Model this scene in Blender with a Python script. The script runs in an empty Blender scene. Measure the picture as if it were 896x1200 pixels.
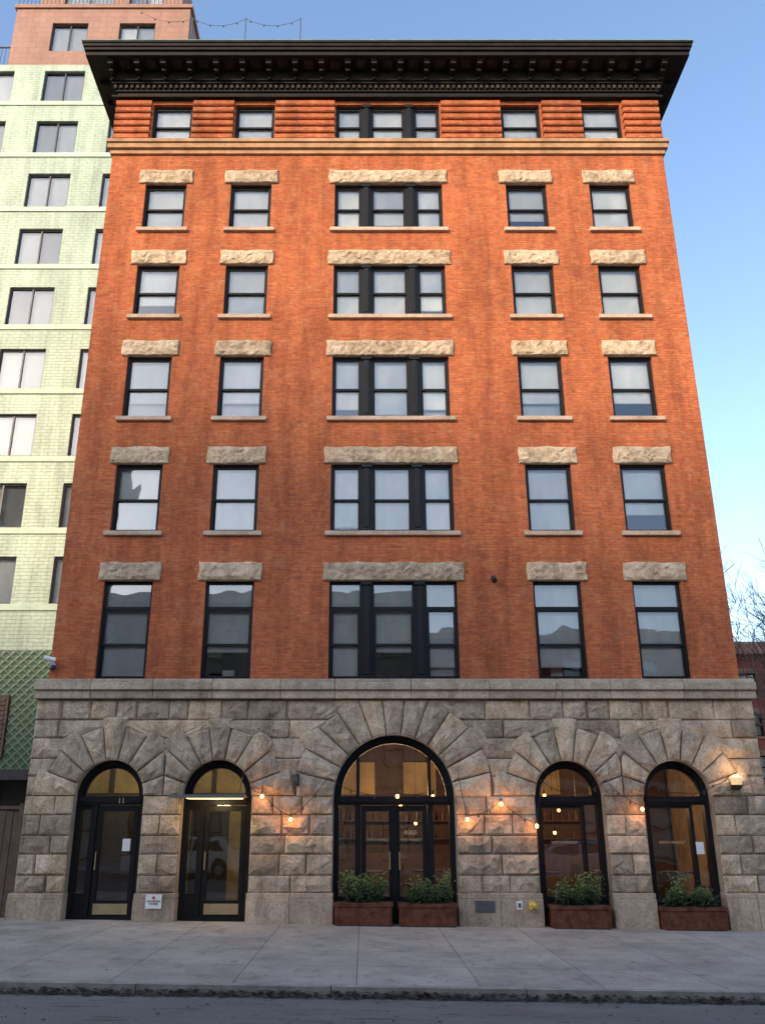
import bpy, math, random
from mathutils import Vector
R=random.Random(7)
scene=bpy.context.scene
# ------------------------------------------------------------------ helpers
class MB:
    def __init__(s): s.v=[];s.f=[];s.m=[];s.t=[]
    def face(s,pts,mat=0,tint=.5):
        n=len(s.v); s.v+= [tuple(p) for p in pts]; s.f.append(tuple(range(n,n+len(pts)))); s.m.append(mat); s.t.append(tint)
    def box(s,x0,x1,y0,y1,z0,z1,mat=0,tint=.5):
        a=[(x0,y0,z0),(x1,y0,z0),(x1,y1,z0),(x0,y1,z0),(x0,y0,z1),(x1,y0,z1),(x1,y1,z1),(x0,y1,z1)]
        n=len(s.v); s.v+=a
        for q in ((0,3,2,1),(4,5,6,7),(0,1,5,4),(1,2,6,5),(2,3,7,6),(3,0,4,7)):
            s.f.append(tuple(n+i for i in q)); s.m.append(mat); s.t.append(tint)
    def tube(s,p,q,r0,r1,n=6,mat=0,tint=.5):
        p=Vector(p);q=Vector(q);d=(q-p)
        if d.length<1e-6:return
        d.normalize(); u=d.orthogonal().normalized(); w=d.cross(u)
        b=len(s.v)
        for c,r in((p,r0),(q,r1)):
            for i in range(n):
                a=2*math.pi*i/n; s.v.append(tuple(c+u*math.cos(a)*r+w*math.sin(a)*r))
        for i in range(n):
            j=(i+1)%n; s.f.append((b+i,b+j,b+n+j,b+n+i)); s.m.append(mat); s.t.append(tint)
        s.f.append(tuple(b+n+i for i in range(n)));s.m.append(mat);s.t.append(tint)
        s.f.append(tuple(b+n-1-i for i in range(n)));s.m.append(mat);s.t.append(tint)
    def ball(s,c,r,mat=0,tint=.5,nu=8,nv=6,sz=1):
        b=[]
        for j in range(nv+1):
            ph=math.pi*j/nv
            b.append([(c[0]+r*math.sin(ph)*math.cos(2*math.pi*i/nu),c[1]+r*math.sin(ph)*math.sin(2*math.pi*i/nu),c[2]+sz*r*math.cos(ph)) for i in range(nu)])
        for j in range(nv):
            for i in range(nu):
                k=(i+1)%nu
                if j==0: s.face([b[0][0],b[1][i],b[1][k]],mat,tint)
                elif j==nv-1: s.face([b[j][i],b[nv][0],b[j][k]],mat,tint)
                else: s.face([b[j][i],b[j+1][i],b[j+1][k],b[j][k]],mat,tint)
    def build(s,name,mats,parent=None,bevel=0,smooth=False):
        me=bpy.data.meshes.new(name); me.from_pydata(s.v,[],s.f)
        for m in mats: me.materials.append(m)
        me.polygons.foreach_set("material_index",s.m)
        at=me.attributes.new("tint",'FLOAT','FACE'); at.data.foreach_set("value",s.t)
        if smooth: me.polygons.foreach_set("use_smooth",[True]*len(s.f))
        me.update()
        o=bpy.data.objects.new(name,me); scene.collection.objects.link(o)
        if parent: o.parent=parent
        if bevel:
            md=o.modifiers.new("bev",'BEVEL'); md.width=bevel; md.segments=2; md.limit_method='ANGLE'
        return o
def empty(name):
    o=bpy.data.objects.new(name,None); scene.collection.objects.link(o); return o

class NT:
    def __init__(s,name):
        s.mat=bpy.data.materials.new(name); s.mat.use_nodes=True; s.n=s.mat.node_tree.nodes; s.l=s.mat.node_tree.links
        s.b=s.n["Principled BSDF"]; s.out=s.n["Material Output"]
        tc=s.n.new("ShaderNodeTexCoord"); s.obj=tc.outputs["Object"]
        sp=s.n.new("ShaderNodeSeparateXYZ"); s.l.new(s.obj,sp.inputs[0]); s.x,s.y,s.z=sp.outputs
    def set(s,inp,v):
        if isinstance(v,bpy.types.NodeSocket): s.l.new(v,inp)
        else:
            if isinstance(v,(tuple,list)) and len(v)==3 and inp.type=='RGBA': v=(*v,1)
            inp.default_value=v
    def math(s,op,a,b=0.0,clamp=False):
        n=s.n.new("ShaderNodeMath"); n.operation=op; n.use_clamp=clamp; s.set(n.inputs[0],a); s.set(n.inputs[1],b); return n.outputs[0]
    def comb(s,x,y,z=0.0):
        n=s.n.new("ShaderNodeCombineXYZ"); s.set(n.inputs[0],x);s.set(n.inputs[1],y);s.set(n.inputs[2],z); return n.outputs[0]
    def scale(s,v,sc):
        n=s.n.new("ShaderNodeVectorMath"); n.operation='MULTIPLY'; s.set(n.inputs[0],v); n.inputs[1].default_value=sc; return n.outputs[0]
    def noise(s,v,scale,detail=4,rough=.6):
        n=s.n.new("ShaderNodeTexNoise"); s.set(n.inputs["Vector"],v); n.inputs["Scale"].default_value=scale; n.inputs["Detail"].default_value=min(detail,4); n.inputs["Roughness"].default_value=rough; return n.outputs["Fac"]
    def ramp(s,f,stops):
        n=s.n.new("ShaderNodeValToRGB"); s.set(n.inputs[0],f); e=n.color_ramp.elements
        while len(e)<len(stops): e.new(.5)
        for k,(p,c) in zip(e,stops):
            k.position=p; k.color=(*c,1) if isinstance(c,(tuple,list)) else (c,c,c,1)
        return n.outputs[0]
    def mix(s,f,a,b,mode='MIX'):
        n=s.n.new("ShaderNodeMix"); n.data_type='RGBA'; n.blend_type=mode; s.set(n.inputs[0],f); s.set(n.inputs[6],a); s.set(n.inputs[7],b); return n.outputs[2]
    def attr(s,name="tint"):
        n=s.n.new("ShaderNodeAttribute"); n.attribute_name=name; return n.outputs["Fac"]
    def bump(s,h,strength=.5,dist=.02,normal=None):
        n=s.n.new("ShaderNodeBump"); s.set(n.inputs["Height"],h); n.inputs["Strength"].default_value=strength; n.inputs["Distance"].default_value=dist
        if normal: s.l.new(normal,n.inputs["Normal"])
        return n.outputs[0]
    def fin(s,col,rough=.8,normal=None,metal=0,spec=None):
        s.set(s.b.inputs["Base Color"],col); s.set(s.b.inputs["Roughness"],rough); s.b.inputs["Metallic"].default_value=metal
        if spec is not None: s.b.inputs["Specular IOR Level"].default_value=spec
        if normal: s.l.new(normal,s.b.inputs["Normal"])
        return s.mat
def brickmat(name,c1,c2,mort,bw=.2,bh=.068,ms=.007,stain=.5,rough=.85,bstr=.6,cellvar=0,spec=None):
    m=NT(name); u=m.math('ADD',m.x,m.y)
    vec=m.comb(u,m.z)
    t=m.n.new("ShaderNodeTexBrick"); m.l.new(vec,t.inputs["Vector"])
    t.inputs["Color1"].default_value=(*c1,1);t.inputs["Color2"].default_value=(*c2,1);t.inputs["Mortar"].default_value=(*mort,1)
    t.inputs["Scale"].default_value=1;t.inputs["Mortar Size"].default_value=ms;t.inputs["Mortar Smooth"].default_value=.3
    t.inputs["Brick Width"].default_value=bw;t.inputs["Row Height"].default_value=bh;t.inputs["Bias"].default_value=-.1
    n1=m.noise(m.scale(m.obj,(1,1,.55)),.55,4,.65)
    n2=m.noise(m.scale(m.obj,(2.2,2.2,.28)),1.1,4,.7)
    n3=m.noise(m.scale(m.obj,(1,1,3)),5,3,.6)
    c=m.mix(1,t.outputs["Color"],m.ramp(n1,[(.3,1-.42*stain),(.55,1.0),(.8,1+.3*stain)]),'MULTIPLY')
    c=m.mix(1,c,m.ramp(n2,[(.36,1-.5*stain),(.56,1.0),(.75,1.06)]),'MULTIPLY')
    c=m.mix(1,c,m.ramp(n3,[(.3,.86),(.55,1.0),(.8,1.14)]),'MULTIPLY')
    if cellvar:
        n4=m.noise(m.obj,2.3,4,.75)
        c=m.mix(m.ramp(n4,[(.50,0.0),(.76,cellvar)]),c,(.56,.29,.14))
        n6=m.noise(m.scale(m.obj,(1,1,.8)),1.5,4,.85)
        c=m.mix(m.ramp(n6,[(.54,0.0),(.68,.6)]),c,(.22,.07,.045))
        n7=m.noise(m.scale(m.obj,(1,1,2.6)),3.4,4,.8)
        c=m.mix(m.ramp(n7,[(.60,0.0),(.66,.5)]),c,(.17,.055,.04))
        n5=m.noise(m.scale(m.obj,(1,1,2)),9,2,.6)
        c=m.mix(1,c,m.ramp(n5,[(.25,.78),(.5,1.0),(.75,1.2)]),'MULTIPLY')
    h=m.math('ADD',m.math('MULTIPLY',t.outputs["Fac"],-1.0),m.math('MULTIPLY',n3,1.2))
    return m.fin(c,rough,m.bump(h,bstr,.02),0,spec)
# ------------------------------------------------------------------ materials
M_brick=brickmat("orange_brick",(.60,.165,.06),(.47,.115,.048),(.40,.16,.085),.2,.068,.008,.6,.9,.8,.4,.2)
M_brickdark=brickmat("brown_brick",(.28,.1,.06),(.22,.08,.05),(.2,.12,.09))
M_redb=brickmat("far_red_brick",(.34,.08,.055),(.28,.07,.045),(.25,.13,.1))
M_green=brickmat("pale_green_glazed_brick",(.44,.54,.42),(.40,.50,.385),(.29,.38,.28),.34,.13,.012,.5,.5,.5)
M_terra=brickmat("terracotta_cladding",(.33,.17,.12),(.29,.145,.10),(.2,.11,.08),.6,.3,.01,.3,.6,.3)
M_lime=brickmat("limestone_facade",(.42,.36,.28),(.36,.31,.25),(.25,.21,.17),.9,.4,.012,.4)
def stonemat(name,a,b,c,tintamt=.35,bs=.8,sc=1,dirt=0):
    m=NT(name)
    n1=m.noise(m.obj,3.2*sc,4,.7); n2=m.noise(m.obj,22*sc,4,.75); n3=m.noise(m.obj,1.1,3,.6)
    col=m.ramp(n1,[(.25,a),(.5,b),(.75,c)])
    col=m.mix(1,col,m.ramp(n2,[(.3,.62),(.5,1.0),(.75,1.28)]),'MULTIPLY')
    tt=m.ramp(m.attr(),[(0,(1-tintamt*.8,1-tintamt*.9,1-tintamt*1.0)),(.5,(1,1,1)),(1,(1+tintamt,1+tintamt*.8,1+tintamt*.5))])
    col=m.mix(1,col,tt,'MULTIPLY')
    col=m.mix(1,col,m.ramp(n3,[(.3,.8),(.6,1.05)]),'MULTIPLY')
    if dirt:
        n4=m.noise(m.scale(m.obj,(3,3,.5)),1.3,4,.75)
        col=m.mix(1,col,m.ramp(n4,[(.34,1-dirt),(.5,1.0)]),'MULTIPLY')
    h=m.math('ADD',n1,m.math('MULTIPLY',n2,.5))
    return m.fin(col,.9,m.bump(h,bs,.05),0,.25)
M_stone=stonemat("rock_faced_stone",(.30,.225,.155),(.46,.37,.27),(.58,.49,.385),.34,.9,1,.35)
M_stone_s=stonemat("dressed_stone",(.34,.265,.19),(.43,.35,.265),(.50,.42,.33),.18,.3,1,.3)
M_sill=stonemat("sill_stone",(.42,.28,.2),(.52,.38,.28),(.6,.46,.36),.1,.3)
M_lintel=stonemat("lintel_stone",(.34,.215,.13),(.58,.44,.30),(.72,.58,.43),.25,.7,1.6,.25)
M_mortar=stonemat("stone_backing_mortar",(.17,.125,.085),(.24,.18,.13),(.28,.22,.16),0,.3)
def plain(name,c,rough=.6,metal=0,var=.15,nscale=3,bs=0,spec=None):
    m=NT(name); n=m.noise(m.obj,nscale,4,.65)
    col=m.mix(1,c,m.ramp(n,[(.3,1-var),(.7,1+var)]),'MULTIPLY')
    return m.fin(col,rough,m.bump(n,bs,.01) if bs else None,metal,spec)
M_black=plain("black_painted_wood",(.009,.009,.011),.45,0,.3,3,0,.22)
M_cornice=plain("dark_painted_cornice",(.012,.008,.007),.65,0,.6,2.5,.2,.25)
M_cornice2=plain("cornice_worn_edge",(.04,.03,.025),.7,0,.8,4,0,.25)
M_copper=plain("copper_flashing",(.16,.24,.19),.7,0,.4)
M_steel=plain("dark_metal",(.05,.05,.055),.45,.6)
M_brass=plain("brass_kickplate",(.42,.33,.19),.5,.6)
M_white=plain("white_paint",(.75,.75,.73),.5,0,.06)
M_greyplate=plain("grey_vent_metal",(.16,.16,.17),.5,.5)
M_rust=plain("corten_planter",(.12,.046,.028),.85,0,.5,6,.3,.15)
M_soil=plain("soil",(.05,.035,.025),.95)
M_wood=plain("weathered_wood_fence",(.10,.065,.05),.8,0,.35,5)
M_dwood=plain("dark_wood_panelling",(.045,.028,.018),.5,0,.35,5)
M_bark=plain("bark",(.11,.085,.075),.9,0,.3,8)
M_yellow=plain("yellow_brass_valve",(.62,.48,.08),.5)
M_redp=plain("red_print",(.55,.05,.05),.6)
M_gold=plain("gold_leaf_lettering",(.6,.46,.25),.4,.3)
M_roof=plain("roof_membrane",(.2,.2,.2),.9)
M_ochre=plain("ochre_lobby_wall",(.46,.36,.18),.8,0,.35,1.5)
M_inter=plain("dim_interior_wall",(.085,.055,.038),.8)
M_intdark=plain("dark_interior",(.04,.04,.042),.9)
M_floor=plain("interior_floor",(.12,.085,.055),.5)
def shademat():
    m=NT("window_roller_shade"); t=m.attr()
    c=m.ramp(t,[(0,(.16,.165,.16)),(.5,(.56,.57,.54)),(1,(.90,.89,.83))])
    n=m.noise(m.scale(m.obj,(.8,1,.35)),2.5,3)
    c=m.mix(1,c,m.ramp(n,[(.3,.82),(.7,1.06)]),'MULTIPLY')
    return m.fin(c,.9)
M_shade=shademat()
def glassmat(name,base=.06,mul=1.6,tint=(.86,.9,.9)):
    m=NT(name); m.n.remove(m.b)
    fr=m.n.new("ShaderNodeFresnel"); fr.inputs[0].default_value=1.5
    f=m.math('ADD',m.math('MULTIPLY',fr.outputs[0],mul),base,True)
    tr=m.n.new("ShaderNodeBsdfTransparent"); tr.inputs[0].default_value=(*tint,1)
    gl=m.n.new("ShaderNodeBsdfGlossy"); gl.inputs["Roughness"].default_value=.015; gl.inputs[0].default_value=(.95,.97,1,1)
    n=m.noise(m.obj,.9,2,.5); m.l.new(m.bump(n,.25,.02),gl.inputs["Normal"])
    mx=m.n.new("ShaderNodeMixShader"); m.l.new(f,mx.inputs[0]); m.l.new(tr.outputs[0],mx.inputs[1]); m.l.new(gl.outputs[0],mx.inputs[2])
    m.l.new(mx.outputs[0],m.out.inputs[0]); return m.mat
M_glass=glassmat("window_glass",.06,1.6,(.96,.97,.97))
M_glassg=glassmat("shopfront_glass",.06,1.8,(.86,.88,.86))
def emis(name,c,s):
    m=NT(name); m.fin(c,.5); m.b.inputs["Emission Color"].default_value=(*c,1); m.b.inputs["Emission Strength"].default_value=s; return m.mat
M_bulb=emis("warm_bulb",(1,.42,.12),9)
M_lobbylamp=emis("lobby_lamp",(1,.8,.42),6)
M_strip=emis("canopy_light_strip",(1,.70,.28),3.2)
def leafmat():
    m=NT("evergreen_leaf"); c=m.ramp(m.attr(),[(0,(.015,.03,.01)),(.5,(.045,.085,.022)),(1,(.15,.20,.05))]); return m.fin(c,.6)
M_leaf=leafmat()
def concrete():
    m=NT("sidewalk_concrete")
    t=m.n.new("ShaderNodeTexBrick"); m.l.new(m.comb(m.math('ADD',m.x,1.64+30*1.55),m.math('ADD',m.y,6.95+31*1.55)),t.inputs["Vector"])
    t.offset=0; t.inputs["Color1"].default_value=(.39,.35,.295,1);t.inputs["Color2"].default_value=(.33,.295,.25,1);t.inputs["Mortar"].default_value=(.17,.155,.135,1)
    t.inputs["Scale"].default_value=1;t.inputs["Mortar Size"].default_value=.008;t.inputs["Brick Width"].default_value=1.55;t.inputs["Row Height"].default_value=1.55
    n1=m.noise(m.obj,.9,4,.7); n2=m.noise(m.obj,40,4,.7); n3=m.noise(m.scale(m.obj,(1,.5,1)),4,4,.65)
    c=m.mix(1,t.outputs[0],m.ramp(n1,[(.3,.74),(.6,1.08)]),'MULTIPLY')
    c=m.mix(1,c,m.ramp(n2,[(.3,.82),(.7,1.15)]),'MULTIPLY')
    c=m.mix(1,c,m.ramp(n3,[(.28,.7),(.45,1.0),(.8,1.05)]),'MULTIPLY')
    v=m.n.new("ShaderNodeTexVoronoi"); v.inputs["Scale"].default_value=3.2; m.l.new(m.obj,v.inputs["Vector"])
    c=m.mix(1,c,m.ramp(v.outputs["Distance"],[(.04,.5),(.08,1.0)]),'MULTIPLY')
    return m.fin(c,.9,m.bump(m.math('SUBTRACT',n2,t.outputs["Fac"]),.4,.01),0,.12)
M_conc=concrete()
def asphalt():
    m=NT("asphalt"); n1=m.noise(m.scale(m.obj,(.35,1,1)),1.2,4,.7); n2=m.noise(m.obj,55,4,.8)
    c=m.ramp(n1,[(.3,(.13,.12,.106)),(.6,(.18,.167,.15)),(.8,(.22,.205,.183))])
    c=m.mix(1,c,m.ramp(n2,[(.3,.6),(.5,1.0),(.75,1.5)]),'MULTIPLY')
    n3=m.noise(m.scale(m.obj,(.5,2.5,1)),1.7,4,.75)
    c=m.mix(1,c,m.ramp(n3,[(.34,.45),(.42,1.0)]),'MULTIPLY')
    return m.fin(c,.9,m.bump(n2,.5,.01),0,.15)
M_asph=asphalt()
M_kerb=plain("kerb_stone",(.27,.245,.215),.85,0,.3,4,.3,.2)
M_ground=plain("distant_ground",(.12,.12,.11),.9)
def latt():
    m=NT("green_lattice_tile"); u=m.math('ADD',m.x,m.y)
    a=m.math('ABSOLUTE',m.math('SINE',m.math('MULTIPLY',m.math('ADD',u,m.z),10)))
    b=m.math('ABSOLUTE',m.math('SINE',m.math('MULTIPLY',m.math('SUBTRACT',u,m.z),10)))
    k=m.math('MINIMUM',a,b)
    c=m.ramp(k,[(.12,(.10,.18,.09)),(.35,(.02,.05,.028)),(1,(.03,.075,.04))])
    return m.fin(c,.4,m.bump(m.math('MULTIPLY',k,-1.0),.3,.03))
M_latt=latt()
# ------------------------------------------------------------------ world, sun, camera
EL=24;AZ=215
w=bpy.data.worlds.new("World"); scene.world=w; w.use_nodes=True
bg=w.node_tree.nodes["Background"]; sky=w.node_tree.nodes.new("ShaderNodeTexSky"); sky.sky_type='NISHITA'; sky.sun_disc=False
sky.sun_elevation=math.radians(EL); sky.sun_rotation=math.radians(AZ); sky.air_density=1.0; sky.dust_density=1.2; sky.ozone_density=1.6
w.node_tree.links.new(sky.outputs[0],bg.inputs[0]); bg.inputs[1].default_value=.37
sd=bpy.data.lights.new("sun",'SUN'); sd.energy=4.9; sd.angle=math.radians(3.5); sd.color=(1,.76,.48)
so=bpy.data.objects.new("sun",sd); scene.collection.objects.link(so)
d=Vector((math.sin(math.radians(AZ))*math.cos(math.radians(EL)),math.cos(math.radians(AZ))*math.cos(math.radians(EL)),math.sin(math.radians(EL))))
so.rotation_euler=d.to_track_quat('Z','Y').to_euler(); so.location=(-20,-30,40)
cam=bpy.data.cameras.new("camera"); co=bpy.data.objects.new("camera",cam); scene.collection.objects.link(co)
co.location=(0,-19.1,1.9); co.rotation_euler=(math.radians(90+19.78),0,0)
cam.sensor_fit='VERTICAL'; cam.sensor_height=24; cam.sensor_width=18; cam.lens=1015/1200*24; cam.shift_x=22/1200; cam.clip_end=3000; cam.clip_start=.1
scene.camera=co
scene.view_settings.view_transform='Standard'; scene.view_settings.look='None'; scene.view_settings.exposure=0

# ------------------------------------------------------------------ ground
SL=-.0125
def sheet(name,x0,x1,y0,y1,dz,mat,parent=None):
    mb=MB(); mb.face([(x0,y0,x0*SL+dz),(x1,y0,x1*SL+dz),(x1,y1,x1*SL+dz),(x0,y1,x0*SL+dz)]); return mb.build(name,[mat],parent)
mb=MB(); mb.face([(-1500,-1500,-1),(1500,-1500,-1),(1500,1500,-1),(-1500,1500,-1)]); mb.build("ground",[M_ground])
sheet("sidewalk",-70,70,-6.95,75,0,M_conc)
sheet("road",-70,70,-16.2,-7.1,-.11,M_asph)
sheet("sidewalk",-70,70,-75,-16.35,0,M_conc)
mb=MB()
for ya,yb in((-7.1,-6.95),(-16.35,-16.2)):
    x=-70
    while x<70:
        L=2.4; g=.006
        a=x+g;b=x+L-g;dz0,dz1=-.3,.006
        v=[(a,ya,a*SL+dz0),(b,ya,b*SL+dz0),(b,yb,b*SL+dz0),(a,yb,a*SL+dz0),(a,ya,a*SL+dz1),(b,ya,b*SL+dz1),(b,yb,b*SL+dz1),(a,yb,a*SL+dz1)]
        for q in ((4,5,6,7),(0,1,5,4),(1,2,6,5),(2,3,7,6),(3,0,4,7)): mb.face([v[i] for i in q])
        x+=L
mb.build("kerb",[M_kerb])
mb=MB()
for i in range(6500):
    x=R.uniform(-14,14); y=-7.11-abs(R.gauss(0,.07)) if R.random()<.9 else R.uniform(-10,-7.2); s=R.uniform(.012,.035); a=R.uniform(0,6.28); z=x*SL-.104+R.uniform(0,.01)+(R.uniform(0,.06) if y>-7.16 else 0)
    mb.face([(x+s*math.cos(a+k),y+s*math.sin(a+k)*.7,z+R.uniform(0,.012)) for k in(0,1.57,3.14,4.71)])
for i in range(200):
    x=R.uniform(-12,12); y=R.uniform(-6.8,-.2); s=R.uniform(.01,.025); a=R.uniform(0,6.28); z=x*SL+.006
    mb.face([(x+s*math.cos(a+k),y+s*math.sin(a+k)*.7,z+R.uniform(0,.008)) for k in(0,1.57,3.14,4.71)])
mb.build("gutter_leaf_litter",[plain("leaf_litter",(.04,.028,.018),.9,0,.4,9)])

# ------------------------------------------------------------------ main building
B=empty("brick_apartment_building")
XL,XR=-6.9,8.22
COLS=[(-5.90,-4.79),(-3.59,-2.49),(-.78,2.12),(3.84,4.94),(6.10,7.20)]
ROWS=[(4.86,7.11),(8.28,10.0),(11.22,12.93),(14.09,15.64),(16.76,18.24),(19.62,20.98)]
ops=[(a,b,c,d_) for (c,d_) in ROWS for (a,b) in COLS]
def facade(mb,x0,x1,z0,z1,ops,y=0,reveal=.24,mat=0,sgn=1):
    xs=sorted({x0,x1,*[o[0] for o in ops],*[o[1] for o in ops]}); zs=sorted({z0,z1,*[o[2] for o in ops],*[o[3] for o in ops]})
    for i in range(len(xs)-1):
        for j in range(len(zs)-1):
            cx=(xs[i]+xs[i+1])/2; cz=(zs[j]+zs[j+1])/2
            if any(o[0]<cx<o[1] and o[2]<cz<o[3] for o in ops): continue
            mb.face([(xs[i],y,zs[j]),(xs[i+1],y,zs[j]),(xs[i+1],y,zs[j+1]),(xs[i],y,zs[j+1])],mat)
    for a,b,c,e in ops:
        y2=y+reveal*sgn
        mb.face([(a,y,c),(a,y2,c),(a,y2,e),(a,y,e)],mat); mb.face([(b,y,c),(b,y2,c),(b,y2,e),(b,y,e)],mat)
        mb.face([(a,y,e),(b,y,e),(b,y2,e),(a,y2,e)],mat); mb.face([(a,y,c),(b,y,c),(b,y2,c),(a,y2,c)],mat)
mb=MB(); facade(mb,XL,XR,4.7,21.2,ops)
mb.face([(XL,0,4.7),(XL,15,4.7),(XL,15,22.2),(XL,0,22.2)]); mb.face([(XR,0,4.7),(XR,15,4.7),(XR,15,22.2),(XR,0,22.2)])
mb.face([(XL,15,0),(XR,15,0),(XR,15,22.2),(XL,15,22.2)])
mb.build("brick_walls",[M_brick],B)
mb=MB(); edges=[XL-.02]+[v for c in COLS for v in c]+[XR+.02]
for k in range(0,len(edges),2):
    a,b=edges[k]+ (0.0 if k==0 else .03),edges[k+1]-(0.0 if k==len(edges)-2 else .03)
    z=19.66
    while z<21.05:
        h=.15; y0,y1=-.15,-.12
        aa,bb=a,b
        mb.face([(aa,y1,z),(bb,y1,z),(bb,y0,z+h*.2),(aa,y0,z+h*.2)]); mb.face([(aa,y0,z+h*.2),(bb,y0,z+h*.2),(bb,y0,z+h),(aa,y0,z+h)])
        mb.face([(aa,y0,z+h),(bb,y0,z+h),(bb,.02,z+h),(aa,.02,z+h)]); mb.face([(aa,.02,z),(bb,.02,z),(bb,y1,z),(aa,y1,z)])
        for xx in(aa,bb): mb.face([(xx,.02,z),(xx,y1,z),(xx,y0,z+h*.2),(xx,y0,z+h),(xx,.02,z+h)])
        z+=.235
mb.build("attic_brick_bands",[M_brick],B)
mb=MB()
for k in range(0,len(edges),2):
    a,b=edges[k]+ (0.01 if k==0 else .035),edges[k+1]-(0.01 if k==len(edges)-2 else .035); mb.box(a,b,-.02,-.004,19.62,21.09)
mb.build("attic_dark_backing",[M_dwood],B)  # dark sheet over the brick behind the bands, darkens the gaps
# windows
fr=MB();gl=MB();sh=MB();ro=MB()
def sash(x0,x1,z0,z1,y,shade=True,row=0,trans=False):
    t=.055
    fr.box(x0,x0+t,y,y+.13,z0,z1);fr.box(x1-t,x1,y,y+.13,z0,z1);fr.box(x0+t,x1-t,y,y+.128,z1-t,z1);fr.box(x0+t,x1-t,y,y+.128,z0,z0+t)
    zt=z1-t
    if trans:
        zt=z1-.62; fr.box(x0+t,x1-t,y+.01,y+.12,zt-.035,zt+.035); gl.face([(x0+t,y+.06,zt),(x1-t,y+.06,zt),(x1-t,y+.06,z1-t),(x0+t,y+.06,z1-t)]); zt-=.03
    zm=(z0+zt)/2; s=.04
    for (a,b,yy) in((zm-.03,zt,y+.025),(z0+t,zm+.03,y+.07)):
        fr.box(x0+t,x0+t+s,yy,yy+.035,a,b);fr.box(x1-t-s,x1-t,yy,yy+.035,a,b)
        fr.box(x0+t+s,x1-t-s,yy+.001,yy+.034,b-.055,b);fr.box(x0+t+s,x1-t-s,yy+.001,yy+.034,a,a+.055)
        tilt=R.uniform(-.006,.006)
        gl.face([(x0+t+s,yy+.018+tilt,a+.05),(x1-t-s,yy+.018-tilt,a+.05),(x1-t-s,yy+.018-tilt*.5,b-.05),(x0+t+s,yy+.018+tilt*.5,b-.05)])
    if shade:
        q=R.random(); drop=z0+t if q<.45 else z0+(z1-z0)*R.choice([.12,.3,.2])
        if row==0: drop=z0+(z1-z0)*R.choice([.05,.15,.3])
        tn=R.uniform(.6,1.0) if row else R.uniform(.4,.65)
        sh.face([(x0+.03,y+.137,drop),(x1-.03,y+.137,drop),(x1-.03,y+.137,z1-.02),(x0+.03,y+.137,z1-.02)],0,tn)
        sh.box(x0+.03,x1-.03,y+.132,y+.15,drop-.03,drop,0,tn*.7)
        if R.random()<.4 and drop>z0+.3:
            sh.face([(x0+.03,y+.23,z0),(x1-.03,y+.23,z0),(x1-.03,y+.23,z1),(x0+.03,y+.23,z1)],0,tn*.7)
    ro.face([(x0-.2,y+1.3,z0-.2),(x1+.2,y+1.3,z0-.2),(x1+.2,y+1.3,z1+.2),(x0-.2,y+1.3,z1+.2)])
    if R.random()<.35:
        xx=R.uniform(x0+.2,x1-.4); ro.box(xx,xx+.25,y+.35,y+.5,z0,z0+R.uniform(.2,.45),1)
for ri,(z0,z1) in enumerate(ROWS):
    for ci,(a,b) in enumerate(COLS):
        if ci!=2: sash(a,b,z0,z1,.10,True,ri,ri==0)
        else:
            m1=(a+.74,a+.96); m2=(b-.96,b-.74)
            sash(a,m1[0],z0,z1,.10,True,ri,ri==0);sash(m1[1],m2[0],z0,z1,.10,True,ri,ri==0);sash(m2[1],b,z0,z1,.10,True,ri,ri==0)
            for p,q in(m1,m2):
                fr.box(p,q,.04,.24,z0,z1); fr.box(p+.05,q-.05,-.01,.04,z0+.12,z1-.12); fr.box(p-.015,q+.015,-.02,.05,z0,z0+.1); fr.box(p-.015,q+.015,-.02,.05,z1-.1,z1)
fr.build("window_frames",[M_black],B,.004);gl.build("window_panes",[M_glass],B);sh.build("window_shades",[M_shade],B);ro.build("rooms_behind_windows",[M_intdark,M_shade],B)
# rock-faced grid block
def gblock(mb,f,W,H,depth,base=-.02,back=.06,tint=.5,cell=.13,marg=.035,jit=.3,y0=0):
    nu=max(2,int(W/cell)); nv=max(2,int(H/cell))
    us=[0,marg/W]+[marg/W+(1-2*marg/W)*(i/nu) for i in range(1,nu)]+[1-marg/W,1]
    vs=[0,marg/H]+[marg/H+(1-2*marg/H)*(i/nv) for i in range(1,nv)]+[1-marg/H,1]
    g=[]; NU=len(us);NV=len(vs)
    tiltx=R.uniform(-.5,.5); tiltz=R.uniform(-.5,.5)
    for j,v in enumerate(vs):
        row=[]
        for i,u in enumerate(us):
            edge=i in(0,NU-1) or j in(0,NV-1)
            uu,vv=u,v
            if not edge and 1<i<NU-2: uu+=R.uniform(-jit,jit)*cell/W
            if not edge and 1<j<NV-2: vv+=R.uniform(-jit,jit)*cell/H
            x,z=f(uu,vv)
            if edge: y=base+R.uniform(-.006,.006)
            else:
                inner=1 if(1<i<NU-2 and 1<j<NV-2) else .55
                y=base-depth*inner*(R.uniform(.35,1.05)+tiltx*(u-.5)+tiltz*(v-.5))
            row.append((x,y0+y,z))
        g.append(row)
    for j in range(NV-1):
        for i in range(NU-1):
            a,b,c,e=g[j][i],g[j][i+1],g[j+1][i+1],g[j+1][i]
            if R.random()<.5: mb.face([a,b,c],0,tint);mb.face([a,c,e],0,tint)
            else: mb.face([a,b,e],0,tint);mb.face([b,c,e],0,tint)
    per=g[0]+[r[-1] for r in g[1:]]+list(reversed(g[-1]))[1:]+[r[0] for r in reversed(g[1:-1])]
    for i in range(len(per)):
        a=per[i];b=per[(i+1)%len(per)]
        mb.face([a,(a[0],y0+back,a[2]),(b[0],y0+back,b[2]),b],0,tint)
def rect(x0,x1,z0,z1): return lambda u,v:(x0+(x1-x0)*u,z0+(z1-z0)*v)
mb=MB();ms=MB()
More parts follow.
